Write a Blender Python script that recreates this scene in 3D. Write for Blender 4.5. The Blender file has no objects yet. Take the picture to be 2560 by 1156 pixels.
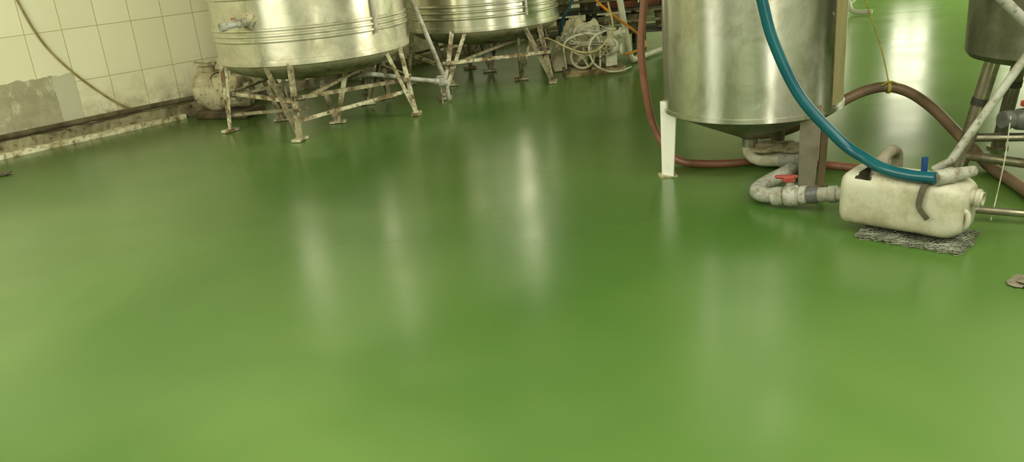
import bpy, math, random
from mathutils import Matrix, Vector, noise
random.seed(4)
scene=bpy.context.scene
col=scene.collection
try: scene.view_settings.view_transform='Standard'
except Exception: pass
V=Vector

# ------------------------------------------------------------ materials
def srgb(r,g,b):
    f=lambda c:(c/255/12.92) if c/255<=.04045 else ((c/255+.055)/1.055)**2.4
    return (f(r),f(g),f(b),1)
class NT:
    def __init__(s,name):
        s.m=bpy.data.materials.new(name); s.m.use_nodes=True; s.t=s.m.node_tree
        s.b=s.t.nodes['Principled BSDF']
        s.tc=s.t.nodes.new('ShaderNodeTexCoord')
    def link(s,a,b): s.t.links.new(a,b)
    def put(s,v,sock):
        if hasattr(v,'node'): s.link(v,sock)
        else: sock.default_value=v
    def mapping(s,scale=(1,1,1),loc=(0,0,0)):
        n=s.t.nodes.new('ShaderNodeMapping'); s.link(s.tc.outputs['Object'],n.inputs[0])
        n.inputs['Scale'].default_value=scale; n.inputs['Location'].default_value=loc
        return n.outputs[0]
    def noise(s,scale,vec=None,detail=5,rough=.6,dist=0):
        n=s.t.nodes.new('ShaderNodeTexNoise'); s.link(vec or s.tc.outputs['Object'],n.inputs['Vector'])
        n.inputs['Scale'].default_value=scale; n.inputs['Detail'].default_value=detail
        n.inputs['Roughness'].default_value=rough; n.inputs['Distortion'].default_value=dist
        return n.outputs['Fac']
    def rng(s,v,a,b,c=0.0,d=1.0):
        n=s.t.nodes.new('ShaderNodeMapRange'); s.link(v,n.inputs[0])
        for i,x in enumerate((a,b,c,d)): n.inputs[i+1].default_value=x
        return n.outputs[0]
    def math(s,op,a,b=0.0):
        n=s.t.nodes.new('ShaderNodeMath'); n.operation=op; s.put(a,n.inputs[0]); s.put(b,n.inputs[1]); return n.outputs[0]
    def mix(s,fac,a,b):
        n=s.t.nodes.new('ShaderNodeMix'); n.data_type='RGBA'
        s.put(fac,n.inputs[0]); s.put(a,n.inputs[6]); s.put(b,n.inputs[7]); return n.outputs[2]
    def sep(s,vec=None):
        n=s.t.nodes.new('ShaderNodeSeparateXYZ'); s.link(vec or s.tc.outputs['Object'],n.inputs[0]); return n.outputs
    def bump(s,h,strength=.3,dist=.01):
        n=s.t.nodes.new('ShaderNodeBump'); s.link(h,n.inputs['Height'])
        n.inputs['Strength'].default_value=strength; n.inputs['Distance'].default_value=dist
        s.link(n.outputs[0],s.b.inputs['Normal'])
    def set(s,**k):
        for a,v in k.items(): s.put(v,s.b.inputs[{'color':'Base Color','rough':'Roughness','metal':'Metallic','coat':'Coat Weight','trans':'Transmission Weight','spec':'Specular IOR Level','coatr':'Coat Roughness','sss':'Subsurface Weight','aniso':'Anisotropic','anrot':'Anisotropic Rotation'}[a]])
        return s.m
def grime(name,c1,c2,scale=6,lo=.42,hi=.6,rough=.5,rough2=None,metal=0.,metal2=None,stretch=(1,1,1),bump=.2,c3=None):
    n=NT(name); v=n.mapping(stretch)
    k=n.rng(n.noise(scale,v),lo,hi)
    c=n.mix(k,c1,c2)
    if c3: c=n.mix(n.rng(n.noise(scale*3.1,n.mapping(stretch,(3,5,1))),.52,.68),c,c3)
    n.set(color=c,rough=n.rng(k,0,1,rough,rough2 if rough2 is not None else rough),metal=n.rng(k,0,1,metal,metal if metal2 is None else metal2))
    if bump: n.bump(n.noise(scale*6),bump,.006)
    return n.m

# stainless steel, stained, brushed around the shell (anisotropic about object Z)
def steel(name,base,stain,lo,hi,rough=.34,dirtz=None,scratch=.45,drips=.55,blotch=0):
    n=NT(name)
    k=n.rng(n.noise(2.6,n.mapping((1,1,.7)),detail=8,rough=.7,dist=.6),lo,hi)
    drip=n.rng(n.noise(7,n.mapping((1,1,.12)),detail=4),.5,.72)
    k=n.math('MAXIMUM',k,n.math('MULTIPLY',drip,drips))
    if dirtz:
        z=n.rng(n.sep()[2],dirtz[0],dirtz[1],1,0)
        k=n.math('MAXIMUM',k,n.math('MULTIPLY',z,n.rng(n.noise(9,detail=6),.3,.6)))
    c=n.mix(k,base,stain)
    if blotch:
        bl=n.rng(n.noise(3.2,n.mapping((1,1,.8),(7,3,1)),detail=8,rough=.72,dist=.8),.48,.64)
        c=n.mix(n.math('MULTIPLY',bl,blotch),c,srgb(132,126,98))
    if scratch:
        s=n.rng(n.noise(7,n.mapping((1.2,1.2,.9),(2,1,0)),detail=9,rough=.8,dist=1.8),.59,.68)
        c=n.mix(n.math('MULTIPLY',s,scratch),c,srgb(222,222,206))
        k=n.math('MAXIMUM',k,n.math('MULTIPLY',s,scratch))
    n.set(color=c,rough=n.rng(k,0,1,rough,.52),metal=n.rng(k,0,1,1,.4),aniso=.87,anrot=.25)
    tg=n.t.nodes.new('ShaderNodeTangent'); tg.direction_type='RADIAL'; tg.axis='Z'
    n.link(tg.outputs[0],n.b.inputs['Tangent'])
    n.bump(n.noise(4,n.mapping((1,1,1)),detail=3),.08,.01)
    return n.m
M_st1=steel('stainless_stained_vat',srgb(232,230,214),srgb(202,196,166),.40,.64,.30,(.6,1.0),.65,blotch=.4)
M_st2=steel('stainless_vat',srgb(226,225,208),srgb(184,179,146),.54,.8,.28,(.55,.72),.15,.3,blotch=.25)
M_st3=steel('stainless_brushed',srgb(208,208,198),srgb(172,170,154),.48,.82,.31,None,.6,.4,blotch=.4)
M_st4=grime('stainless_dull_dark',srgb(150,150,134),srgb(112,112,94),3,rough=.40,metal=.85,bump=.1)
M_dish=grime('dirty_steel_underside',srgb(172,166,134),srgb(84,76,50),3.5,.42,.7,.4,.7,.5,.1,bump=.3)
M_cone=grime('grimy_cone_steel',srgb(164,162,144),srgb(92,88,64),4,.42,.72,.38,.6,.9,.5,bump=.2)
M_leg=grime('rusty_white_paint',srgb(204,200,168),srgb(116,96,64),9,.43,.61,.6,.85,c3=srgb(74,57,34))
M_legd=grime('rusty_dark_paint',srgb(146,138,106),srgb(80,66,44),9,.42,.64,.6,.85,c3=srgb(170,164,130))
M_white=grime('white_painted_steel',srgb(250,249,242),srgb(228,224,208),7,.55,.75,.35,.6,.15)
M_legb=grime('corroded_steel_leg',srgb(150,146,128),srgb(112,102,82),7,.42,.68,.5,.8,.5,.1)
M_tube=grime('steel_tube',srgb(156,152,130),srgb(92,80,58),6,.46,.70,.3,.6,.9,.3)
M_pvc=grime('grey_pvc',srgb(174,175,164),srgb(132,127,106),9,.45,.66,.45,.7,c3=srgb(124,116,94))
M_pvcw=grime('white_pvc',srgb(220,218,196),srgb(160,152,120),7,.48,.7,.4,.7)
M_pvcd=grime('dark_grey_pvc',srgb(96,99,96),srgb(70,68,58),8,rough=.4)
M_teal=grime('teal_rubber_hose',srgb(8,78,94),srgb(16,90,100),5,rough=.28,bump=.03)
M_red=grime('red_brown_hose',srgb(142,94,74),srgb(118,80,62),5,rough=.38,bump=.05)
M_brown=grime('brown_hose',srgb(136,110,86),srgb(110,90,70),6,rough=.45,bump=.05)
M_redh=grime('red_plastic',srgb(190,72,64),srgb(150,62,54),9,rough=.45,bump=0)
M_redo=grime('faded_red_plastic',srgb(150,96,80),srgb(120,88,70),9,rough=.5,bump=0)
M_blueh=grime('blue_plastic',srgb(24,66,120),srgb(20,50,90),9,rough=.4,bump=0)
M_or=grime('orange_hose',srgb(220,150,40),srgb(190,122,34),6,rough=.4,bump=0)
M_yel=grime('yellow_cord',srgb(205,192,84),srgb(170,156,70),20,rough=.7,bump=0)
M_yh=grime('pale_yellow_hose',srgb(206,198,140),srgb(170,158,104),12,rough=.6,bump=0)
M_str=grime('white_string',srgb(206,204,184),srgb(160,156,132),20,rough=.8,bump=0)
M_cable=grime('tan_cable',srgb(166,150,96),srgb(132,116,66),7,rough=.6,bump=.1)
M_blk=grime('black_rubber',srgb(60,60,50),srgb(84,78,60),8,rough=.6)
M_strap=grime('grey_rubber_strap',srgb(98,94,76),srgb(70,66,50),8,rough=.6)
M_curb=grime('dirty_concrete_curb',srgb(148,142,110),srgb(92,84,58),4,.40,.64,.8,.9,bump=.5,c3=srgb(62,54,34))
M_cond=grime('grimy_dark_pipe',srgb(104,96,70),srgb(64,56,36),5,.4,.64,.7,.9,bump=.3)
M_strip=grime('white_tile_strip',srgb(218,214,182),srgb(156,142,96),7,.46,.66,.5,.8,c3=srgb(110,94,56))
M_lump=grime('grimy_cast_iron',srgb(188,181,148),srgb(144,131,98),5,.42,.7,.7,.9,bump=.6,c3=srgb(112,96,66))
M_rust=grime('rust_brown',srgb(92,78,50),srgb(58,50,32),6,rough=.85,bump=.5)
M_rackd=grime('dark_rack_steel',srgb(92,90,72),srgb(56,54,42),5,rough=.7)
M_brick=grime('brick_red_block',srgb(140,84,58),srgb(104,68,48),9,rough=.9,bump=.5)
M_tarp=grime('beige_tarpaulin',srgb(228,221,188),srgb(182,171,132),4,.45,.68,.7,.8,bump=.4)
M_wood=grime('weathered_wood',srgb(170,154,114),srgb(104,86,56),8,.4,.6,.8,stretch=(1,4,1),bump=.4)
M_mesh=grime('galvanised_mesh',srgb(150,154,136),srgb(100,102,84),12,.4,.65,.5,.8,.3,.1)
n=NT('translucent_can_plastic')
k=n.rng(n.noise(6,detail=9,rough=.75),.43,.68)
c=n.mix(k,srgb(194,192,172),srgb(158,150,118))
c=n.mix(n.rng(n.noise(11,n.mapping((1,1,1),(5,2,2)),detail=8,rough=.75),.61,.71),c,srgb(114,103,72))
low=n.math('MULTIPLY',n.rng(n.sep()[2],.05,.14,1,0),n.rng(n.noise(9,detail=6),.35,.6))
c=n.mix(n.math('MULTIPLY',low,.45),c,srgb(124,114,82))
n.set(color=c,rough=.42)
n.bump(n.noise(20),.08,.003); M_can=n.m

# floor
n=NT('green_epoxy_floor')
xyz=n.sep()
a=n.rng(n.noise(.33,n.mapping((1,1,1),(3.3,1.2,0)),detail=1,rough=.4,dist=.5),.34,.66)
b=n.rng(n.noise(.75,n.mapping((1,.8,1),(7,2,0)),detail=2,dist=.6),.38,.72)
c=n.mix(a,srgb(57,98,32),srgb(79,114,45))
near_lit=n.rng(n.math('ADD',xyz[1],n.math('MULTIPLY',n.noise(.6,detail=2),1.6)),2.4,5.0,1,0)  # foreground brightness painted into the floor colour, fading away from the camera
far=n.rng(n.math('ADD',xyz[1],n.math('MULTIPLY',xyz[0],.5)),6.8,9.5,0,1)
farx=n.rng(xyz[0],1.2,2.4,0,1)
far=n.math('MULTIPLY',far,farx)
thin=n.rng(n.math('ADD',xyz[0],n.math('MULTIPLY',n.noise(.8,n.mapping((1,1,1),(1,9,0)),detail=2),1.0)),-1.5,-.3,0,1)  # keeps the painted brightness off the left side, leaving it darker
near_lit=n.math('MULTIPLY',near_lit,thin)
milky_lit=n.math('ADD',n.math('MULTIPLY',near_lit,.44),n.math('MULTIPLY',b,.26))  # painted foreground light plus random milky patches
c=n.mix(milky_lit,c,srgb(118,147,82))
c=n.mix(n.math('MULTIPLY',far,.75),c,srgb(138,184,94))  # painted bright green stands in for reflected light on the far floor
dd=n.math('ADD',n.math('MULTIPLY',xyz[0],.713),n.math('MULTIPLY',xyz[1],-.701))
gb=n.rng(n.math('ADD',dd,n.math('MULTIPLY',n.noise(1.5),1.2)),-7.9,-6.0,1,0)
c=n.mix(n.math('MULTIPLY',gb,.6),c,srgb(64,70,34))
sp=n.rng(n.noise(26,detail=3),.70,.76)
c=n.mix(n.math('MULTIPLY',sp,.12),c,srgb(60,80,26))
rr=n.rng(n.noise(1.1,n.mapping((1,1.6,1)),detail=1,rough=.5,dist=.3),.3,.75,.205,.27)
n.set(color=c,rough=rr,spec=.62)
n.bump(n.noise(2.0,detail=1),.09,.02); M_floor=n.m

def tile_mat(name,patch):
    n=NT(name); s=n.sep()
    cb=n.t.nodes.new('ShaderNodeCombineXYZ')
    n.link(n.math('ADD',s[0],-.85+3.23*4),cb.inputs[0]); n.link(n.math('ADD',s[2],-1.01+4.8),cb.inputs[1])
    bt=n.t.nodes.new('ShaderNodeTexBrick'); n.link(cb.outputs[0],bt.inputs['Vector'])
    bt.offset=0; bt.squash=1
    bt.inputs['Scale'].default_value=1; bt.inputs['Brick Width'].default_value=.323; bt.inputs['Row Height'].default_value=.48
    bt.inputs['Mortar Size'].default_value=.0042; bt.inputs['Mortar Smooth'].default_value=.6
    bt.inputs['Color1'].default_value=srgb(242,239,208); bt.inputs['Color2'].default_value=srgb(237,234,201); bt.inputs['Mortar'].default_value=srgb(178,163,108)
    c=bt.outputs['Color']
    low=n.rng(s[2],.05,.6,1,0)
    dirt=n.math('MULTIPLY',n.rng(n.noise(5,detail=7,rough=.7),.42,.64),low)
    c=n.mix(n.math('MULTIPLY',dirt,.75),c,srgb(122,108,64))
    blk=n.math('MULTIPLY',n.rng(n.noise(3,n.mapping((1,1,1),(4,1,2)),detail=8,rough=.8),.50,.60),n.rng(s[2],.12,.34,1,0))
    c=n.mix(n.math('MULTIPLY',blk,.85),c,srgb(50,44,24))
    c=n.mix(n.math('MULTIPLY',n.rng(n.noise(1.3,detail=4),.4,.7),.22),c,srgb(216,210,166))
    rough=.35
    if patch:
        wob=n.math('MULTIPLY',n.noise(5,detail=5),.09)
        mx=n.math('LESS_THAN',n.math('ADD',s[0],wob),.90)
        mz=n.math('LESS_THAN',n.math('ADD',s[2],wob),.66)
        m=n.math('MULTIPLY',mx,mz)
        con=n.mix(n.rng(n.noise(3.5,detail=8,rough=.75),.40,.60),srgb(158,153,124),srgb(178,173,142))
        con=n.mix(n.rng(n.noise(9,n.mapping((1,1,.5),(4,4,4)),detail=9,rough=.75),.55,.62),con,srgb(204,200,170))
        light=n.math('GREATER_THAN',n.math('ADD',s[0],n.math('MULTIPLY',n.noise(6,detail=6),.12)),.72)
        con=n.mix(light,con,srgb(198,196,170))
        c=n.mix(m,c,con)
        rough=n.rng(m,0,1,.35,.85)
    n.set(color=c,rough=rough)
    n.bump(n.math('SUBTRACT',n.noise(3,detail=2),bt.outputs['Fac']),.2,.006)
    return n.m
M_tileP=tile_mat('cream_wall_tiles_patched',True)
M_tile=tile_mat('cream_wall_tiles',False)
M_gwall=grime('pale_green_reflection_tint',srgb(190,212,146),srgb(170,196,126),1.5,rough=.7,bump=0)  # unseen far wall, green chosen to tint its reflection in the floor
M_ceil=grime('ceiling_plaster',srgb(205,203,178),srgb(176,171,140),2,rough=.9,bump=0)
M_frame=grime('window_frame_paint',srgb(120,118,96),srgb(90,86,66),5,rough=.6,bump=0)
def emis(name,c,s):
    m=bpy.data.materials.new(name); m.use_nodes=True; b=m.node_tree.nodes['Principled BSDF']
    b.inputs['Base Color'].default_value=(.8,.8,.7,1); b.inputs['Emission Color'].default_value=c; b.inputs['Emission Strength'].default_value=s; return m
M_day=emis('daylit_glass',(1,.98,.68,1),2.2)
M_dayf=emis('daylit_glass_far',(1,.97,.72,1),5.5)
M_day2=emis('daylit_glass_bright',(1,.97,.78,1),9.0)
M_day3=emis('daylit_glass_soft',(1,.97,.80,1),18.0)

# ------------------------------------------------------------ mesh helpers
def finish(name,verts,faces,mat,parent=None,smooth=True,kind=None,autosm=None,org=None):
    o3=V(org) if org is not None else V((0,0,0))
    me=bpy.data.meshes.new(name); me.from_pydata([tuple(V(v)-o3) for v in verts],[],faces); me.validate(); me.update()
    ms=mat if isinstance(mat,list) else [mat]
    for m in ms: me.materials.append(m)
    if smooth:
        for p in me.polygons: p.use_smooth=True
        try: me.set_sharp_from_angle(angle=math.radians(autosm or 40))
        except Exception: pass
    o=bpy.data.objects.new(name,me); col.objects.link(o); o.location=o3
    if parent: 
        o.parent=parent
        loc=V(parent.get('wloc',(0,0,0)))
        o.matrix_parent_inverse=Matrix.Translation(-loc)
    if kind: o['kind']=kind
    return o
def thing(name,label,cat,loc,group=None):
    e=bpy.data.objects.new(name,None); e.empty_display_size=.1; e.location=loc; e['wloc']=[float(x) for x in loc]
    e['label']=label; e['category']=cat
    if group: e['group']=group
    col.objects.link(e); return e
def tag(o,label,cat,group=None):
    o['label']=label; o['category']=cat
    if group: o['group']=group
    return o
def catmull(pts,sub=8):
    P=[V(p) for p in pts]; P=[P[0]*2-P[1]]+P+[P[-1]*2-P[-2]]; out=[]
    for i in range(1,len(P)-2):
        for j in range(sub):
            t=j/sub; a,b,c,d=P[i-1],P[i],P[i+1],P[i+2]
            out.append(.5*((2*b)+(c-a)*t+(2*a-5*b+4*c-d)*t*t+(3*b-a-3*c+d)*t**3))
    out.append(P[-2]); return out
def circ(r,n=16): return [(r*math.cos(2*math.pi*i/n),r*math.sin(2*math.pi*i/n)) for i in range(n)]
def sweepdata(pts,section,hint=None,scales=None):
    P=[V(p) for p in pts]; n=len(P); vs=[]; fs=[]; m=len(section)
    t0=(P[1]-P[0]).normalized()
    h=V(hint) if hint is not None else (V((0,0,1)) if abs(t0.z)<.9 else V((1,0,0)))
    u=(h-t0*h.dot(t0)).normalized()
    for i in range(n):
        t=((P[min(i+1,n-1)]-P[max(i-1,0)])).normalized()
        u=(u-t*u.dot(t)).normalized(); w=t.cross(u)
        s=scales[i] if scales else 1
        for a,b in section: vs.append(P[i]+u*a*s+w*b*s)
    for i in range(n-1):
        for j in range(m):
            k=(j+1)%m; fs.append((i*m+j,i*m+k,(i+1)*m+k,(i+1)*m+j))
    fs.append(tuple(range(m))[::-1]); fs.append(tuple((n-1)*m+j for j in range(m)))
    return vs,fs
def tube(name,pts,r,mat,parent=None,sm=True,n=16,sub=8,scales=None):
    P=catmull(pts,sub) if sm and len(pts)>2 else [V(p) for p in pts]
    v,f=sweepdata(P,circ(r,n),scales=scales); return finish(name,v,f,mat,parent)
LS=lambda w,t:[(0,0),(w,0),(w,t),(t,t),(t,w),(0,w)]
def angle(name,p0,p1,w,mat,parent=None,hint=None,t=None,s0=1,s1=1):
    t=t or w*.14
    sec=[(a-w*.3,b-w*.3) for a,b in LS(w,t)]
    v,f=sweepdata([p0,p1],sec,hint,[s0,s1]); return finish(name,v,f,mat,parent,smooth=False)
def rect(name,p0,p1,a,b,mat,parent=None,hint=None,s0=1,s1=1):
    v,f=sweepdata([p0,p1],[(-a/2,-b/2),(a/2,-b/2),(a/2,b/2),(-a/2,b/2)],hint,[s0,s1]); return finish(name,v,f,mat,parent,smooth=False)
def merge(*parts):
    vs=[];fs=[]
    for v,f in parts:
        o=len(vs); vs+=list(v); fs+=[tuple(i+o for i in q) for q in f]
    return vs,fs
def lathedata(profile,c,seg=64,axis=None,cap=False):
    c=V(c); ax=V(axis).normalized() if axis is not None else V((0,0,1))
    u=ax.orthogonal().normalized() if axis is not None else V((1,0,0)); w=ax.cross(u)
    vs=[];fs=[];n=len(profile)
    for r,z in profile:
        for j in range(seg):
            a=2*math.pi*j/seg; vs.append(c+ax*z+(u*math.cos(a)+w*math.sin(a))*max(r,1e-4))
    for i in range(n-1):
        for j in range(seg):
            k=(j+1)%seg; fs.append((i*seg+j,i*seg+k,(i+1)*seg+k,(i+1)*seg+j))
    if cap:
        fs.append(tuple(range(seg))[::-1]); fs.append(tuple((n-1)*seg+j for j in range(seg)))
    return vs,fs
def lathe(name,profile,c,mat,parent=None,seg=64,axis=None,cap=False,autosm=40):
    v,f=lathedata(profile,c,seg,axis,cap)
    return finish(name,v,f,mat,parent,autosm=autosm,org=c if axis is None else None)
def boxdata(c,size,rz=0,bev=0,rot=None):
    sx,sy,sz=[s/2 for s in size]; R=rot or Matrix.Rotation(rz,3,'Z'); c=V(c)
    vs=[c+R@V((x,y,z)) for x in(-sx,sx) for y in(-sy,sy) for z in(-sz,sz)]
    return vs,[(0,1,3,2),(4,6,7,5),(0,4,5,1),(2,3,7,6),(0,2,6,4),(1,5,7,3)]
def box(name,c,size,mat,parent=None,rz=0,bev=0,kind=None,rot=None):
    v,f=boxdata(c,size,rz,rot=rot); o=finish(name,v,f,mat,parent,smooth=False,kind=kind)
    if bev:
        b=o.modifiers.new('bevel','BEVEL'); b.width=bev; b.segments=2
    return o

# ------------------------------------------------------------ room
WD=V((.701,.713,0)); WN=V((.713,-.701,0)); W0=V((-4.588,7.336,0)); RZ=math.atan2(.713,.701)
def rm(s,d,z): return W0+WD*s+WN*d+V((0,0,z))
S0,S1,D1,HC=-9,15,14.4,3.6
F6=[(0,1,3,2),(4,6,7,5),(0,4,5,1),(2,3,7,6),(0,2,6,4),(1,5,7,3)]
def roomslab(name,length,thick,height,origin,rz,mat,start=0):
    v=[(x,y,z) for x in(start,length) for y in(0,thick) for z in(0,height)]
    o=finish(name,v,F6,mat,smooth=False,kind='structure')
    o.location=origin; o.rotation_euler=(0,0,rz); return o
roomslab('wall_left',S1+.2,.2,HC,W0,RZ,M_tileP,S0)
roomslab('wall_far',D1,.2,HC,rm(S1,0,0),RZ-math.pi/2,M_gwall)
roomslab('wall_right',S1-S0,.2,HC,rm(S1,D1,0),RZ+math.pi,M_tile)
roomslab('wall_back',D1,.2,HC,rm(S0,D1,0),RZ+math.pi/2,M_tile)
q=[rm(S0,0,0),rm(S1,0,0),rm(S1,D1,0),rm(S0,D1,0)]
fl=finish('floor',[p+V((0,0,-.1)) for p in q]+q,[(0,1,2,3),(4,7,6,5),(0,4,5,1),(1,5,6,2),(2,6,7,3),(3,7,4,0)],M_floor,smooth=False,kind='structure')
finish('ceiling',[p+V((0,0,HC)) for p in q]+[p+V((0,0,HC+.1)) for p in q],[(0,1,2,3),(4,7,6,5),(0,4,5,1),(1,5,6,2),(2,6,7,3),(3,7,4,0)],M_ceil,smooth=False,kind='structure')

def window(name,origin,along,inward,w,z0,z1,mat):
    a=along.normalized(); i=inward.normalized(); o=V(origin)
    def qd(u0,u1,za,zb,dep0,dep1):
        vs=[o+a*u+i*d+V((0,0,z)) for u in(u0,u1) for d in(dep0,dep1) for z in(za,zb)]
        return vs,F6
    parts=[qd(-w/2,w/2,z0,z1,.005,.02)]
    fr=[qd(-w/2-.05,-w/2,z0-.05,z1+.05,.0,.06),qd(w/2,w/2+.05,z0-.05,z1+.05,0,.06),qd(-w/2,w/2,z0-.05,z0,0,.06),qd(-w/2,w/2,z1,z1+.05,0,.06),
        qd(-.02,.02,z0,z1,.02,.05),qd(-w/2,w/2,(z0+z1)/2-.02,(z0+z1)/2+.02,.02,.05)]
    vs,fs=merge(*(parts+fr)); ob=finish(name,vs,fs,[mat,M_frame],smooth=False,kind='structure')
    for idx,p in enumerate(ob.data.polygons): p.material_index=0 if idx<6 else 1
    return ob
window('window_1',rm(7.3,D1,0),WD,-WN,.9,.5,2.9,M_day2)
window('window_2',rm(-4.3,D1,0),WD,-WN,1.1,.5,2.9,M_day3)
window('window_3',rm(S1,2.9,0),WN,-WD,.65,.9,2.7,M_dayf)
window('window_4',rm(S1,5.4,0),WN,-WD,1.8,.9,2.9,M_day)
window('window_5',rm(S1,1.1,0),WN,-WD,1.2,.9,2.7,M_day)

def roombox(name,s0,s1,d0,d1,z0,z1,mat,rough=0,kind='structure',nseg=60,parent=None):
    vs=[];fs=[]
    for i in range(nseg+1):
        s=s0+(s1-s0)*i/nseg
        for k,(d,z) in enumerate([(d0,z0),(d1,z0),(d1,z1),(d0,z1)]):
            jd=rough*noise.noise(V((s*6,k*3.7,1)))if d==d1 else 0; jz=rough*noise.noise(V((s*5,k*2.1,7))) if z==z1 else 0
            vs.append(rm(s,d+jd,z+jz))
    for i in range(nseg):
        for j in range(4):
            k=(j+1)%4; fs.append((i*4+j,i*4+k,(i+1)*4+k,(i+1)*4+j))
    fs.append((3,2,1,0)); fs.append(tuple(nseg*4+j for j in range(4)))
    return finish(name,vs,fs,mat,parent,smooth=False,kind=kind)
roombox('trim_1',-8.9,2.15,.0,.13,0,.13,M_curb,.025,nseg=160)
roombox('trim_2',-8.9,1.75,.13,.20,0,.045,M_strip,.008,nseg=160)
roombox('baseboard_left',2.15,14.9,.0,.05,0,.10,M_curb,.02,nseg=60)
tag(tube('conduit_pipe',[rm(-1.5,.09,.165),rm(.4,.09,.17),rm(1.3,.10,.175),rm(1.9,.12,.175)],.027,M_cond),'dirty conduit pipe lying on the curb along the tiled wall','pipe')
tag(tube('hanging_cable',[rm(.46,.02,1.75),rm(.54,.02,1.31),rm(.66,.02,.91),rm(.88,.025,.57),rm(1.16,.04,.27),rm(1.34,.04,.17),rm(1.6,.035,.155)],.0095,M_cable),'tan cable hanging down the cream tiled wall to the curb','cable')

def blob(name,c,rad,mat,parent,amp=.12,seed=0,sq=2.6,seg=40):
    vs=[];fs=[]; nr=seg//2
    for i in range(nr+1):
        ph_=math.pi*i/nr-math.pi/2
        for j in range(seg):
            th=2*math.pi*j/seg
            f=lambda x:math.copysign(abs(x)**(2/sq),x)
            p=V((f(math.cos(ph_))*f(math.cos(th)),f(math.cos(ph_))*f(math.sin(th)),f(math.sin(ph_))))
            k=1+amp*noise.noise(p*1.8+V((seed,0,0)))+amp*.4*noise.noise(p*5+V((seed,0,0)))
            vs.append(V(c)+V((p.x*rad[0]*k,p.y*rad[1]*k,p.z*rad[2]*k)))
    for i in range(nr):
        for j in range(seg):
            k=(j+1)%seg; fs.append((i*seg+j,i*seg+k,(i+1)*seg+k,(i+1)*seg+j))
    return finish(name,vs,fs,mat,parent,autosm=70)
ph=thing('pump_housing','grime-caked round cast iron pump housing on brown base','pump',(-2.8,8.40,0))
pa=V((.93,-.36,0))
v,f=merge(lathedata([(0,0),(.08,.0),(.14,.015),(.18,.05),(.20,.11),(.20,.17),(.18,.22),(.17,.24)],(-3.02,8.49,.27),40,pa),
          lathedata([(.17,.24),(.165,.285),(.165,.50),(.16,.52),(.12,.545),(.05,.56),(.05,.61),(0,.61)],(-3.02,8.49,.26),40,pa),
          lathedata([(.07,0),(.075,.16),(.10,.17),(.10,.195),(0,.20)],(-2.92,8.45,.36),24))
for i in range(len(v)):
    p=v[i]; v[i]=p+V((noise.noise(p*6),noise.noise(p*6+V((3,0,0))),noise.noise(p*6+V((0,5,0)))))*.045
finish('pump_body',v,f,M_lump,ph)
v,f=boxdata((-2.68,8.36,.43),(.13,.11,.06),-.36); finish('terminal_box',v,f,M_lump,ph,smooth=False)
box('base_plate',(-2.74,8.37,.04),(.62,.34,.08),M_rust,ph,rz=-.36,bev=.02)

# ------------------------------------------------------------ vats
def ribbed(R,z0,z1,ribs):
    pr=[(R-.02,z0-.015),(R+.012,z0-.015),(R+.014,z0+.01),(R+.012,z0+.03),(R,z0+.035)]
    for rz in ribs:
        for k in range(-4,5):
            a=k/4; pr.append((R+.018*math.cos(a*math.pi/2)**.8 if abs(a)<1 else R,rz+a*.017))
    pr.append((R,z1))
    return pr
def vat(name,label,c,R,z0,z1,ribs,mat,dishz):
    cx,cy=c; root=thing(name,label,'tank',(cx,cy,0))
    lathe('tank_shell',ribbed(R,z0,z1,ribs),(cx,cy,0),mat,root,seg=96,autosm=50)
    lathe('tank_lid',[(R+.02,z1-.02),(R+.02,z1+.01),(R*.9,z1+.05),(R*.5,z1+.13),(.22,z1+.16),(.22,z1+.22),(0,z1+.23)],(cx,cy,0),mat,root,seg=64)
    pr=[(R-.005,z0+.005)]
    for i in range(1,13):
        t=i/12; pr.append((R*math.cos(t*math.pi/2),z0-(z0-dishz)*math.sin(t*math.pi/2)**1.1))
    lathe('dished_bottom',pr,(cx,cy,0),M_dish,root,seg=72,autosm=60)
    lathe('outlet_pipe',[(.045,dishz+.03),(.045,dishz-.12),(.06,dishz-.12),(.06,dishz-.16),(0,dishz-.16)],(cx,cy,0),M_pvc,root,seg=20)
    return root
def pol(c,a,r,z): a=math.radians(a); return V((c[0]+r*math.cos(a),c[1]+r*math.sin(a),z))
def stand(root,c,R,z0,feet,inner,dishz,mats):
    for i,(a,r,da,w) in enumerate(feet):
        m=mats[i%len(mats)]
        f=pol(c,a,r,.01)
        rad=V((math.cos(math.radians(a)),math.sin(math.radians(a)),0))
        angle('leg',f,pol(c,a,R*.985,z0+.0),w,m,root,hint=-rad+rad.orthogonal()*.9)
        angle('leg_brace',f+V((0,0,.02)),pol(c,a+da,R*.97,z0-.01),w*.8,m,root,hint=-rad+rad.orthogonal()*.9)
        box('foot_plate',f+V((0,0,.006)),(.15,.08,.022),M_leg,root,rz=math.radians(a+90)*.2)
    for a,r,da in inner:
        f=pol(c,a,r,.01); rad=V((math.cos(math.radians(a)),math.sin(math.radians(a)),0))
        angle('inner_leg',f,pol(c,a+da,r+.1,dishz+.07),.045,mats[0],root,hint=-rad)
        angle('inner_leg',f,pol(c,a-da,r+.1,dishz+.07),.045,mats[1],root,hint=-rad)
        box('foot_plate',f+V((0,0,.006)),(.15,.07,.022),M_leg,root,rz=random.uniform(0,.4))
    n=len(feet)
    for i in range(n):
        a,r,_,_=feet[i]; b,r2,_,_=feet[(i+1)%n]
        angle('crossbar',pol(c,a,r*.98,z0*.57),pol(c,b,r2*.98,z0*.53),.032,mats[i%2],root,hint=(0,0,-1))
        if i in (0,1): angle('brace',pol(c,a,r*.95,z0*.5),pol(c,b,r2*.5,z0*.72),.026,mats[1],root,hint=(0,0,-1))
c1=(-1.67,7.83)
v1=vat('steel_vat','large ribbed stainless vat with grime stains beside tiled wall',c1,.86,.64,2.1,[.83,.875,.92,1.18,1.225,1.27,1.6,1.65],M_st1,.41)
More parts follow.
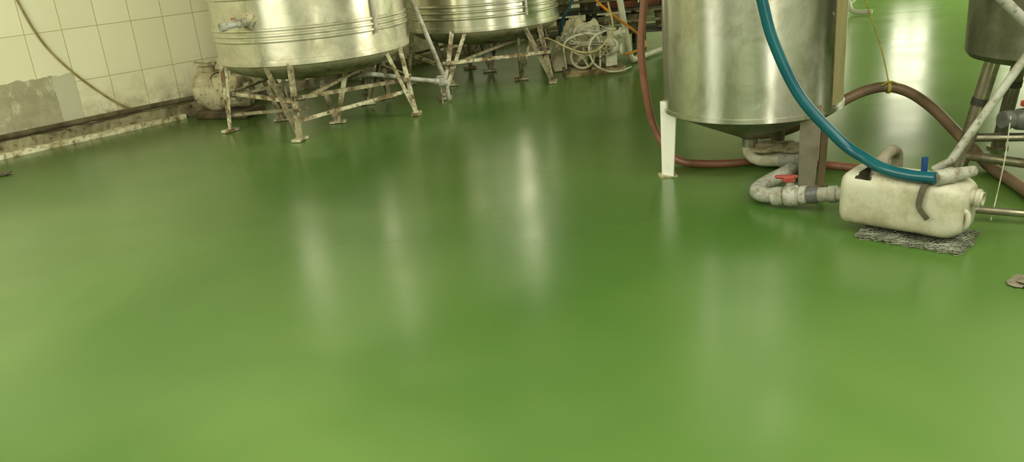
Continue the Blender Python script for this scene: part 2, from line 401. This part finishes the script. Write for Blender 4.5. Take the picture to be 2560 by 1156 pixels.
F1=[(199,.88,14,.042),(267,.94,-16,.054),(343,.93,-15,.042),(55,.9,14,.042),(127,.9,14,.042)]
stand(v1,c1,.86,.64,F1,[(297,.37,16),(176,.43,14),(54,.58,14)],.41,[M_leg,M_legd])
angle('lower_rail',pol(c1,268,.9,.17),pol(c1,342,.9,.24),.028,M_leg,v1,hint=(0,0,-1))
angle('lower_rail',pol(c1,200,.86,.16),pol(c1,263,.4,.18),.028,M_legd,v1,hint=(0,0,-1))
nb=V((-.4,-.91,0)).normalized(); vp=V((-2.015,7.05,1.0)); vdir=V((-.85,-.5,-.10)).normalized()
v,f=merge(lathedata([(0,0),(.062,0),(.062,.02),(.035,.03),(.032,.10),(0,.10)],vp,24,nb),
          lathedata([(0,0),(.028,0),(.036,.02),(.036,.05),(.026,.06),(.026,.14),(.036,.145),(.036,.2),(.028,.2),(.028,.15),(0,.15)],vp+nb*.06,24,vdir))
finish('side_valve',v,f,M_pvc,v1)['label']='grey side valve with crusty residue'
blob('residue',vp+nb*.02+V((.03,0,.02)),(.065,.04,.06),M_lump,v1,.6,8,2,24)
box('valve_handle',vp+nb*.07+vdir*.07+V((0,0,.045)),(.035,.02,.02),M_redo,v1,rz=.7)
tube('level_tube',[pol(c1,319,.885,1.9),pol(c1,319,.885,1.2),pol(c1,319,.885,.8)],.013,M_pvc,v1)

c2=(-.10,9.25)
v2=vat('steel_vat','polished ribbed stainless vat with dark dished bottom',c2,.81,.62,2.1,[.74,.80,.86,.98,1.04,1.4,1.46],M_st2,.40)
F2=[(246.5,1.12,10,.045),(316,.926,-14,.055),(35,.9,14,.045),(105,.88,14,.045),(178,.9,14,.045)]
stand(v2,c2,.81,.62,F2,[(213,.49,12),(320,.455,12),(89,.47,12)],.40,[M_leg,M_legd])
tube('level_tube',[pol(c2,302,.835,1.9),pol(c2,302,.835,1.2),pol(c2,302,.835,.72)],.013,M_pvc,v2)

dp=thing('drain_pipe','grey plastic drain pipe with ball valve between the vats','pipe',(-.53,8.0,0))
tube('pipe_run',[(-1.35,7.75,.36),(-1.15,7.6,.40),(-.80,7.82,.29),(-.53,8.0,.21)],.022,M_pvc,dp)
lathe('ball_valve',[(0,-.07),(.032,-.07),(.034,-.03),(.045,-.02),(.045,.02),(.034,.03),(.032,.07),(0,.07)],(-.56,7.98,.215),M_pvc,dp,seg=24,axis=(.27,.18,-.08))
box('valve_handle',(-.55,7.98,.27),(.09,.02,.016),M_pvc,dp,rz=.5)
tube('support_stub',[(-.56,7.98,.2),(-.56,7.98,.0)],.010,M_legd,dp,sm=False)
tag(tube('leaning_pipe',[(-.50,8.09,.02),(-.53,8.11,.25),(-.767,8.3,.976),(-.98,8.53,1.75)],.024,M_pvc,sm=False),'pale grey pipe leaning between the two vats','pipe')

# ------------------------------------------------------------ central tank
c3=(1.51,4.91); R3=.52; Z3=.42
t3=thing('cone_bottom_tank','brushed stainless cylinder tank with cone bottom on three legs','tank',(c3[0],c3[1],0))
lathe('tank_shell',[(R3-.02,Z3-.012),(R3+.006,Z3-.012),(R3+.006,Z3+.012),(R3,Z3+.014),(R3,1.65),(R3+.02,1.65),(R3+.02,1.68),(R3-.02,1.68)],(c3[0],c3[1],0),M_st3,t3,seg=128)
lathe('tank_lid',[(R3+.01,1.66),(R3*.6,1.75),(.15,1.8),(.15,1.86),(0,1.86)],(c3[0],c3[1],0),M_st3,t3,seg=64)
lathe('cone_bottom',[(R3-.004,Z3-.004),(R3*.94,Z3-.03),(.075,.215),(.05,.20),(.05,.15),(0,.15)],(c3[0],c3[1],0),M_cone,t3,seg=96,autosm=25)
def band(name,c,R,a0,a1,z0,z1,mat,parent,th=.006,n=10):
    vs=[];fs=[]
    for i in range(n+1):
        a=math.radians(a0+(a1-a0)*i/n)
        for r in (R,R+th):
            for z in (z0,z1): vs.append(V((c[0]+r*math.cos(a),c[1]+r*math.sin(a),z)))
    for i in range(n):
        b=i*4; fs+= [(b+2,b+3,b+7,b+6),(b+1,b,b+4,b+5),(b,b+2,b+6,b+4),(b+3,b+1,b+5,b+7)]
    fs+=[(0,1,3,2),(n*4+2,n*4+3,n*4+1,n*4)]
    return finish(name,vs,fs,mat,parent)
M_seam=grime('rust_stained_seam',srgb(194,182,138),srgb(150,122,70),5,.40,.66,.45,.7,.5,.0,stretch=(1,1,.25))
band('seam_plate',c3,R3,-50,-32,Z3+.03,1.64,M_seam,t3,th=.003)['label']='rust-stained vertical seam plate'
tube('weld_bead',[pol(c3,-51.5,R3+.001,Z3+.02),pol(c3,-51.5,R3+.001,1.64)],.004,M_rust,t3,sm=False,n=8)
for (fx,fy,w,m,s1,s0,fpz) in [(1.0,4.93,.118,M_white,1.0,.72,.09),(1.725,4.49,.12,M_legb,1.0,.75,.13),(1.82,5.31,.085,M_legb,1.0,.75,.12)]:
    d=V((fx-c3[0],fy-c3[1],0)).normalized(); p=V((fx,fy,.0)); top=V((c3[0],c3[1],.47))+d*(R3-.022)
    tt=V((-d.y,d.x,0)); 
    angle('leg',p+V((0,0,.01)),top,w,m,t3,hint=(-d+tt),t=.010,s0=s0,s1=s1)
    box('foot_plate',p+V((0,0,.005)),(fpz+.02,fpz,.01),M_lump if m is M_white else m,t3,rz=math.atan2(d.y,d.x))
rect('rust_strip',(1.765,4.43,.01),(1.80,4.49,.33),.04,.010,M_rust,t3,hint=(1,0,0))

op=thing('outlet_plumbing','dirty grey pipe run with red-handled ball valve under cone tank','pipe',(1.4,4.4,0))
tube('upper_elbow',[(1.51,4.91,.17),(1.51,4.90,.11),(1.56,4.87,.075),(1.66,4.82,.075),(1.76,4.78,.085)],.045,M_pvcw,op)
lathe('coupling',[(0,-.05),(.056,-.05),(.056,.05),(0,.05)],(1.70,4.80,.082),M_pvc,op,seg=24,axis=(.1,-.04,.005))
tube('return_pipe',[(1.76,4.78,.085),(1.80,4.74,.08),(1.76,4.68,.075),(1.65,4.59,.07),(1.47,4.43,.065),(1.395,4.355,.06),(1.36,4.29,.06),(1.37,4.225,.06),(1.43,4.17,.065)],.041,M_pvc,op)
vd=V((.30,-.22,.055)).normalized(); vo=V((1.41,4.18,.060))
lathe('ball_valve',[(0,0),(.048,0),(.052,.03),(.048,.055),(.04,.06),(.055,.07),(.060,.10),(.055,.13),(.04,.14),(.05,.15),(.05,.18),(.038,.185),(0,.185)],vo,M_pvc,op,seg=28,axis=vd)
lathe('dark_union',[(0,.18),(.043,.18),(.046,.19),(.046,.235),(.043,.24),(0,.24)],vo,M_pvcd,op,seg=28,axis=vd)
lathe('end_pipe',[(0,.24),(.038,.24),(.038,.29),(.044,.295),(.044,.33),(.036,.335),(.036,.42),(0,.42)],vo,M_pvc,op,seg=28,axis=vd)
hp=vo+vd*.09+V((0,0,.062))
lathe('valve_stem',[(0,-.03),(.02,-.03),(.02,.02),(.026,.02),(.026,.04),(0,.04)],hp,M_pvc,op,seg=16)
v,f=merge(boxdata(hp+V((-.02,.0,.045)),(.115,.032,.016),rz=-.25),boxdata(hp+V((-.01,.0,.032)),(.06,.05,.03),rz=-.25))
hh=finish('valve_handle',v,f,M_redh,op,smooth=False); hh['label']='red valve handle'; b=hh.modifiers.new('bevel','BEVEL'); b.width=.006
blob('dirt_clump',(1.66,4.84,.145),(.15,.08,.03),M_lump,op,.8,5,2,28)

# ------------------------------------------------------------ jerrycan
can=thing('jerrycan','dirty off-white plastic jerrycan lying on its side on wire mesh','jerrycan',(1.9,3.65,0))
A=V((.707,-.707,0)); B=V((.707,.707,0)); O=V((1.675,3.838,.042))
L,Wd,Ht=.54,.275,.255
NL,NS=72,96
def cs(t):
    e=.08
    if t<e: u=1-t/e; return .84+.16*(1-u**2.6)
    if t>.84: u=(t-.84)/.16; return 1-.26*u**2.4
    return 1-.016*max(0,math.sin((t-.12)/.66*math.pi*3))**4 if .12<t<.78 else 1
vs=[];fs=[]
for i in range(NL+1):
    t=i/NL; s=cs(t)
    for j in range(NS):
        a=2*math.pi*j/NS; f=lambda x:math.copysign(abs(x)**(2/5.5),x)
        y=f(math.cos(a))*Wd/2*s; z=Ht/2+f(math.sin(a))*Ht/2*s
        dent=.012*noise.noise(V((t*3,math.cos(a)*1.2,math.sin(a)*1.2)))
        vs.append(O+A*(t*L)+B*(y*(1+dent*3))+V((0,0,z*(1+dent*2))))
for i in range(NL):
    for j in range(NS):
        t=(i+.5)/NL; a=2*math.pi*(j+.5)/NS; ca,sa=math.cos(a),math.sin(a)
        wob=.015*noise.noise(V((t*8,ca*4,3)))
        if sa>.5 and .13+wob<t<.26+wob and -.75<ca<.75: continue
        k=(j+1)%NS; fs.append((i*NS+j,i*NS+k,(i+1)*NS+k,(i+1)*NS+j))
fs.append(tuple(range(NS))[::-1]); fs.append(tuple(NL*NS+j for j in range(NS)))
cb=finish('can_body',vs,fs,M_can,can,autosm=50)
so=cb.modifiers.new('wall','SOLIDIFY'); so.thickness=.005; so.offset=-1
E=O+A*L
lathe('spout',[(0,-.01),(.040,-.01),(.034,.005),(.034,.015),(.042,.018),(.042,.032),(.032,.036),(.032,.045),(.026,.045),(.026,.02),(0,.02)],E+B*.03+V((0,0,.170)),M_can,can,seg=28,axis=A)
tube('carry_handle',[E+B*(-.06)+V((0,0,.14))-A*.03,E+B*(-.065)+A*.008+V((0,0,.125)),E+B*(-.065)+A*.015+V((0,0,.09)),E+B*(-.06)+A*.004+V((0,0,.055)),E+B*(-.05)-A*.03+V((0,0,.045))],.013,M_can,can,n=12)
base=O+A*.415
pts=[base+B*y+A*dx+V((0,0,z)) for y,z,dx in [(.09,.263,.0),(.0,.266,-.01),(-.08,.265,-.02),(-.135,.252,-.03),(-.150,.20,-.04),(-.153,.15,-.04),(-.155,.10,.0)]]
v,f=sweepdata(catmull(pts,5),[(-.003,-.014),(.003,-.014),(.003,.014),(-.003,.014)],hint=(0,0,1))
tag(finish('rubber_strap',v,f,M_strap),'dark grey rubber strap draped over the off-white jerrycan','strap')
el=thing('elbow_pipe','grey-brown stained plastic elbow pipe rising out of the jerrycan','pipe',(1.84,3.85,0))
M_elb=grime('stained_grey_pvc',srgb(150,145,126),srgb(116,104,80),7,.4,.65,.5,.8)
tube('pipe_bend',[(1.77,3.80,.10),(1.785,3.82,.22),(1.86,3.90,.300),(1.94,3.98,.315),(1.99,4.03,.285),(2.005,4.05,.22),(2.005,4.05,.1),(2.005,4.05,.02)],.029,M_elb,el)
lathe('collar',[(0,-.03),(.037,-.03),(.037,.03),(0,.03)],(1.83,3.865,.277),M_elb,el,seg=24,axis=(.07,.07,.07))

def mesh_mat():
    NX,NY=36,16; vs=[];fs=[]
    for lay in range(2):
        for i in range(NX+1):
            for j in range(NY+1):
                x=i/NX*.46+.10; y=j/NY*.31-.172
                jag=.035*noise.noise(V((i*.35,j*.35,lay*4)))
                p=O+A*(x+jag)+B*(y+jag); p.z=.005+lay*.009+.010*abs(noise.noise(V((i*.5,j*.6,lay*3))))
                vs.append(p)
        o=lay*(NX+1)*(NY+1)
        for i in range(NX):
            for j in range(NY):
                a=o+i*(NY+1)+j; fs.append((a,a+NY+1,a+NY+2,a+1))
    ob=finish('wire_mesh_mat',vs,fs,M_mesh,smooth=False)
    w=ob.modifiers.new('w','WIREFRAME'); w.thickness=.006; w.use_replace=True; w.use_even_offset=False
    return tag(ob,'crumpled grey wire mesh mat under the jerrycan','mesh mat')
mesh_mat()

# ------------------------------------------------------------ hoses
def fromY(xk,zk,Yk,Y): return V((xk*Y/Yk,Y,1.5-(1.5-zk)*Y/Yk))
th=thing('teal_hose','thick teal rubber hose sweeping down onto the jerrycan','hose',(1.95,3.6,0))
tp=[(1.16,4.05,1.9),(1.19,4.05,1.5)]+[tuple(fromY(x,z,3.8,Y)) for x,z,Y in [(1.21,1.13,4.05),(1.27,.93,4.02),(1.40,.67,3.96),(1.60,.44,3.86),(1.72,.345,3.75),(1.82,.28,3.64),(1.95,.235,3.54),(2.08,.21,3.45)]]
tube('hose',tp,.027,M_teal,th,n=20)
vq=V((1.886,3.455,.326)); vqd=V((.98,.20,.03)).normalized()
lathe('hose_clamp',[(0,0),(.034,0),(.034,.05),(.028,.055),(0,.055)],vq,M_pvc,th,seg=20,axis=vqd)
lathe('pipe_valve',[(0,.04),(.026,.04),(.03,.05),(.036,.06),(.036,.09),(.03,.10),(.024,.20),(0,.20)],vq,M_pvc,th,seg=20,axis=vqd)
rect('valve_lever',vq+V((-.02,.06,.015)),vq+V((-.02,.06,.085)),.024,.012,M_blueh,th,hint=(1,0,0))['label']='blue valve lever'
tag(tube('red_hose',[(1.0,5.3,1.9),(.97,5.3,1.4),(.95,5.3,1.04),(.92,5.3,.725),(.96,5.3,.36),(1.0,5.27,.2),(1.06,5.2,.08),(1.13,5.12,.03),(1.23,5.04,.026),(1.4,4.99,.026),(1.594,4.98,.026),(1.80,4.86,.026),(1.997,4.72,.026),(2.2,4.5,.026)],.025,M_red,n=18),'red-brown hose dropping behind the cone tank and trailing across the floor','hose')
tag(tube('brown_hose',[(1.75,5.6,.034),(1.9,5.4,.10),(2.07,5.22,.237),(2.22,5.2,.325),(2.36,5.2,.372),(2.48,5.18,.380),(2.58,5.1,.345),(2.66,4.95,.262),(2.71,4.78,.16),(2.74,4.6,.075),(2.73,4.43,.035),(2.68,4.1,.034),(2.62,3.8,.034)],.033,M_brown,n=18),'brown hose arched above the wet floor and tied with yellow cord','hose')
yc=thing('rope','thin yellow rope hanging down and knotted on the brown hose','rope',(2.48,5.2,.4))
tube('cord',[(2.0,5.2,1.75),(2.30,5.2,.932),(2.42,5.2,.62),(2.47,5.18,.415)],.0045,M_yel,yc,n=8)
lathe('knot',[(.034,-.012),(.040,-.008),(.040,.008),(.034,.012),(.034,-.012)],(2.47,5.18,.380),M_yel,yc,seg=24,axis=(.97,-.15,-.0))
tube('loose_end',[(2.41,5.15,.40),(2.46,5.14,.425),(2.52,5.14,.40)],.0045,M_yel,yc,n=8)

# ------------------------------------------------------------ right-hand tank
c4=(3.0,4.28); R4=.5; Z4=.66
t4=thing('round_tank','dull grey stainless tank with rounded bottom edge on tubular legs','tank',(c4[0],c4[1],0))
lathe('tank_shell',[(0,Z4-.03),(R4*.6,Z4-.02),(R4-.06,Z4),(R4-.02,Z4+.012),(R4,Z4+.04),(R4,1.7),(R4+.02,1.7),(R4+.02,1.73),(0,1.8)],(c4[0],c4[1],0),M_st4,t4,seg=96,autosm=35)
for (fx,fy) in [(2.54,4.43),(2.95,3.72),(3.5,4.1),(3.05,4.9)]:
    d=V((fx-c4[0],fy-c4[1],0)); top=V((c4[0],c4[1],Z4+.02))+d*.74
    tube('leg',[V((fx,fy,.0)),top],.040,M_tube,t4,sm=False)
    lathe('foot_disc',[(0,0),(.06,0),(.06,.012),(0,.012)],(fx,fy,0),M_tube,t4,seg=20)
    lathe('leg_collar',[(0,-.02),(.044,-.02),(.044,.02),(0,.02)],V((fx,fy,0)).lerp(top,.62),M_blk,t4,seg=20,axis=top-V((fx,fy,0)))
tube('stretcher',[(2.56,4.43,.12),(2.97,3.74,.15)],.026,M_tube,t4,sm=False)
tube('stretcher',[(2.58,4.42,.22),(3.48,4.12,.22)],.024,M_tube,t4,sm=False)
tag(tube('diagonal_pipe',[(1.99,3.66,.30),(2.04,3.615,.35),(2.31,3.6,.788),(2.50,3.59,1.11)],.019,M_pvc,sm=False),'pale grey pipe running diagonally up beside the dull tank','pipe')
tag(tube('upper_pipe',[(2.12,3.8,1.22),(2.29,3.8,1.05),(2.42,3.8,.93),(2.62,3.8,.75)],.024,M_pvc,sm=False),'pale grey pipe slanting down across the dull tank','pipe')
tv=thing('tank_valve','dark grey plastic valve with red handle on the dull tank','valve',(2.47,3.7,.45))
lathe('valve_body',[(0,-.14),(.04,-.14),(.045,-.10),(.035,-.08),(.05,-.06),(.055,0),(.05,.06),(.035,.08),(.04,.14),(.04,.3),(0,.3)],(2.50,3.8,.465),M_pvcd,tv,seg=28,axis=(.97,.1,-.08))
box('valve_handle',(2.52,3.79,.545),(.14,.04,.03),M_redh,tv,rz=.1,bev=.008)
lathe('valve_stem',[(0,0),(.018,0),(.018,.05),(0,.05)],(2.50,3.8,.495),M_pvcd,tv,seg=14)
tag(tube('floor_pipe',[(2.24,3.72,.06),(2.45,3.60,.055),(2.75,3.45,.05)],.018,M_tube,sm=False),'thin steel pipe lying beside the jerrycan','pipe')
tag(tube('white_string',[(2.38,3.75,.5),(2.37,3.74,.3),(2.34,3.72,.12),(2.30,3.68,.012)],.003,M_str,n=6),'thin white string hanging beside the jerrycan','string')
for nm,c,s,lab in [('floor_debris',(2.07,2.99,.0),(.08,.045,.012),'scrap of grimy mesh on the green floor'),('floor_debris',(-4.12,6.58,0),(.09,.03,.018),'dark scrap of debris on the wet floor')]:
    o=blob(nm,(c[0],c[1],s[2]*.8),s,M_legb if c[0]>0 else M_blk,None,.8,c[0],2,24); tag(o,lab,'debris')

# ------------------------------------------------------------ far machinery
bp=thing('belt_driven_pump','dirty belt driven pump with spoked pulley on timber skids','pump',(1.05,9.05,0))
for yy in (8.92,9.2): box('skid',(1.05,yy,.03),(.66,.07,.06),M_wood,bp,rz=.05)
for xx in (.82,1.05,1.28): box('skid_plate',(xx,9.06,.07),(.10,.36,.02),M_legd,bp,rz=.05)
def wheel(name,c,R,ax,mat,parent,w=.04):
    parts=[lathedata([(R*.82,-w/2),(R,-w/2),(R*.93,0),(R,w/2),(R*.82,w/2),(R*.82,-w/2)],c,40,ax),lathedata([(0,-w*.7),(R*.22,-w*.7),(R*.22,w*.7),(0,w*.7)],c,20,ax)]
    axv=V(ax).normalized(); u=axv.orthogonal().normalized(); ww=axv.cross(u)
    for k in range(5):
        a=2*math.pi*k/5; d=u*math.cos(a)+ww*math.sin(a)
        parts.append(sweepdata([V(c)+d*R*.15,V(c)+d*R*.88],[(-.012,-.01),(.012,-.01),(.012,.01),(-.012,.01)],hint=axv))
    v,f=merge(*parts); return finish(name,v,f,mat,parent)
wheel('pulley',(.92,8.90,.205),.135,(-.25,-1,.05),M_lump,bp)
wheel('small_pulley',(1.17,8.86,.26),.06,(-.25,-1,.05),M_lump,bp)
lathe('motor',[(0,-.14),(.07,-.14),(.10,-.12),(.105,0),(.10,.12),(.07,.14),(0,.14)],(.86,9.12,.20),M_lump,bp,seg=28,axis=(.25,1,0))
v,f=merge(lathedata([(0,-.13),(.06,-.13),(.09,-.1),(.055,-.05),(.09,0),(.055,.05),(.08,.1),(.05,.13),(0,.13)],(1.23,9.0,.28),28,(.1,1,0)),
          lathedata([(0,0),(.07,0),(.07,.02),(.04,.03),(.04,.10),(.06,.11),(.06,.13),(0,.13)],(1.23,8.98,.34),24,(.1,0,1)),
          lathedata([(0,0),(.035,0),(.035,.07),(.055,.07),(.055,.09),(.03,.09),(.03,.13),(0,.13)],(1.27,8.97,.40),20,(1,-.3,.2)),
          lathedata([(0,0),(.04,0),(.04,.11),(.065,.11),(.065,.13),(0,.13)],(1.23,8.98,.24),24,(1,-.3,0)),
          lathedata([(0,0),(.03,0),(.03,.09),(.05,.09),(.05,.11),(0,.11)],(1.20,8.95,.30),20,(-1,-.4,.2)),
          boxdata((1.23,9.0,.14),(.12,.16,.14)))
finish('pump_head',v,f,M_pvcw,bp)
tube('belt',[(.92,8.90,.34),(1.17,8.86,.32),(1.20,8.86,.22),(.93,8.90,.07)],.008,M_blk,bp,sm=False,n=6)
tube('guard_frame',[(.74,8.95,.08),(.74,8.93,.36),(.98,8.90,.44),(1.10,8.88,.36),(1.10,8.88,.08)],.011,M_pvcw,bp,n=8)
parts=[]
for k in range(9):
    cx=random.uniform(.78,1.18); cz=random.uniform(.30,.42); cy=random.uniform(8.86,9.12)
    pts=[]
    nn=9; a0=random.uniform(0,6.28); sq=random.uniform(.4,.9)
    for i in range(nn):
        a=a0+i*.75; r=random.uniform(.09,.20)
        pts.append((cx+r*math.cos(a)*1.3,cy+random.uniform(-.09,.09),max(.05,cz+r*math.sin(a)*sq)))
    parts.append(sweepdata(catmull(pts,5),circ(random.choice([.006,.008,.010]),7)))
v,f=merge(*parts); tc=finish('cord_tangle',v,f,M_str); tag(tc,'messy whitish tangle of cords heaped on the belt driven pump','cords'); tc['kind']='stuff'
vs=[];fs=[];N=48
for i in range(N+1):
    for j in range(N+1):
        u=i/N*2-1; w=j/N*2-1; r=math.hypot(u,w)/1.2
        z=.54*max(0,1-r**2.0)
        rid=1-abs(noise.noise(V((u*2.2,w*2.2,1))))*2; rid2=1-abs(noise.noise(V((u*5,w*5,4))))*2
        z=z*(.65+.4*rid)+.05*rid2*(1-min(1,r)*.6)
        vs.append((.97+u*.34+.05*noise.noise(V((u*3,w*3,9))),9.50+w*.22+.04*noise.noise(V((u*3,w*3,19))),max(.012,z)))
for i in range(N):
    for j in range(N): a=i*(N+1)+j; fs.append((a,a+N+1,a+N+2,a+1))
tb=finish('tarpaulin_sheet',vs,fs,M_tarp,autosm=25); tb.modifiers.new('t','SOLIDIFY').thickness=.006
tag(tb,'crumpled beige tarpaulin draped over machinery behind the pump','tarpaulin')
wp=thing('standing_pipe','off-white plastic pipe standing on an elbow at the floor','pipe',(1.52,9.38,0))
tube('riser',[(1.34,9.4,1.2),(1.415,9.4,.71),(1.50,9.39,.10)],.036,M_pvcw,wp,sm=False)
tube('floor_run',[(1.50,9.39,.11),(1.53,9.39,.05),(1.60,9.48,.045),(2.0,10.05,.045)],.036,M_pvcw,wp)
tag(tube('orange_hose',[(1.0,9.25,1.0),(1.127,9.2,.749),(1.36,9.2,.53),(1.59,9.2,.33),(1.64,9.18,.22),(1.5,9.12,.17),(1.38,9.02,.17)],.015,M_or,n=10),'orange hose looping down to the belt driven pump','hose')
tag(tube('yellow_hose',[(.44,9.0,.40),(.56,8.92,.42),(.74,8.80,.33),(.90,8.74,.27),(1.06,8.74,.28),(1.20,8.78,.40),(1.24,8.80,.52),(1.20,8.8,.75)],.010,M_yh,n=10),'pale yellow hose sagging over the pump pulley','hose')
tag(tube('white_hose',[(1.45,9.0,.03),(1.30,8.80,.03),(1.15,8.76,.05),(1.02,8.78,.14),(.98,8.80,.30),(1.05,8.80,.42),(1.18,8.84,.46)],.010,M_pvcw,n=10),'off-white hose tangled round the belt driven pump','hose')
tag(tube('blue_pipe',[(1.22,10.2,1.3),(.95,10.0,.72),(.80,9.95,.45),(.74,9.95,.02)],.02,M_teal,n=10),'thin blue-green hose beside the steel rack','hose')
rk=thing('storage_rack','dark cluttered steel rack with shelves against the tiled wall','rack',(1.5,10.7,0))
xs=[.62,1.25,1.85,2.35]
for x in xs:
    for y in (10.45,11.1): angle('post',(x,y,0),(x,y,1.7),.05,M_rackd,rk,hint=(1,1,0))
for z in (.22,.50,.78,1.15,1.6):
    box('shelf',(1.49,10.78,z),(1.80,.70,.03),M_rackd,rk)
for z,(a,b) in {.36:(.62,2.35),.64:(.62,2.35),.95:(.62,2.35)}.items():
    tube('rail',[(a,10.42,z),(b,10.42,z)],.02,M_legd,rk,sm=False,n=10)
g='bricks stored on the steel rack'
bk=None
for i,(x,z,rz) in enumerate([(1.70,.515,.1),(1.70,.605,-.1),(1.96,.515,.2),(1.94,.605,0),(2.19,.515,.05),(1.72,.795,.1),(1.98,.795,-.2),(1.45,.515,.3),(1.08,.795,.1)]):
    if bk is None: bk=box('brick',(0,0,.045),(.20,.10,.085),M_brick,bev=.006); ob=bk
    else: ob=bk.copy(); col.objects.link(ob)
    ob.location=(x,10.55,z); ob.rotation_euler=(0,0,rz); tag(ob,'reddish brick lying on the dark rack','brick',g)
gb='buckets stored on the steel rack'; b0=None
for i,(x,y,z,s) in enumerate([(.86,10.68,.515,1),(1.2,10.72,.515,.9),(.86,10.7,.795,1),(1.35,10.75,.795,1),(.9,10.66,.235,.9),(1.3,10.66,.235,.9),(1.75,10.68,.235,.9),(2.15,10.68,.235,.9)]):
    if b0 is None: b0=lathe('bucket',[(0,0),(.10,0),(.12,.20),(.132,.20),(.132,.215),(.115,.215),(.095,.02),(0,.02)],(0,0,0),M_legd,seg=28); ob=b0
    else: ob=b0.copy(); col.objects.link(ob)
    ob.location=(x,y,z); ob.scale=(s,s,s*1.0); tag(ob,'grimy grey bucket on the dark rack','bucket',gb)
fp=thing('pipe_fitting','white plastic pipe elbow lying on the shiny green floor','pipe',(5.2,11.9,0))
tube('elbow',[(5.0,12.05,.5),(5.05,11.98,.2),(5.1,11.9,.06),(5.3,11.75,.05)],.035,M_pvcw,fp)
tube('branch',[(5.06,11.96,.15),(5.25,12.05,.3),(5.3,12.1,.6)],.025,M_pvcw,fp)

# ------------------------------------------------------------ lights
def area(name,loc,size,power,colr,target=None,sy=None,spread=None):
    l=bpy.data.lights.new(name,'AREA'); l.energy=power; l.color=colr; l.size=size
    if sy: l.shape='RECTANGLE'; l.size_y=sy
    if spread: l.spread=math.radians(spread)
    o=bpy.data.objects.new(name,l); o.location=loc; col.objects.link(o)
    if target is not None: o.rotation_euler=(V(target)-V(loc)).to_track_quat('-Z','Y').to_euler()
    return o
WC=(1,.965,.79)
area('fill_area',(.6,.2,3.5),5.5,290,WC,(.6,.3,0))  # added fill above the camera, brightens the near floor
area('fill_area',(-4.6,3.0,3.5),3.6,430,WC,(-4.4,5.6,0))  # added fill to brighten the left wall
area('fill_area',(3.8,2.2,3.5),4.5,140,WC,(3.6,2.8,0))  # added fill on the right, unseen source
area('fill_area',(10.5,11.0,3.5),3.0,420,WC,(8.5,11.8,0))  # added fill to brighten the far floor, unseen source
area('highlight_panel',(2.56,6.39,2.2),.50,38,WC,(-1.1,7.9,1.9),sy=1.5,spread=90)  # unseen panel added to make the tank highlights and floor streaks
w=bpy.data.worlds.new('world'); scene.world=w; w.use_nodes=True
w.node_tree.nodes['Background'].inputs[0].default_value=(.9,.9,.7,1); w.node_tree.nodes['Background'].inputs[1].default_value=.3

cam=bpy.data.cameras.new('camera'); co=bpy.data.objects.new('camera',cam); col.objects.link(co)
cam.sensor_width=36; cam.lens=2060/2560*36; cam.clip_end=100
co.matrix_world=Matrix.Translation((0,0,1.5))@(Matrix.Rotation(math.radians(90-19.8),4,'X')@Matrix.Rotation(math.radians(-5.1),4,'Z'))
scene.camera=co
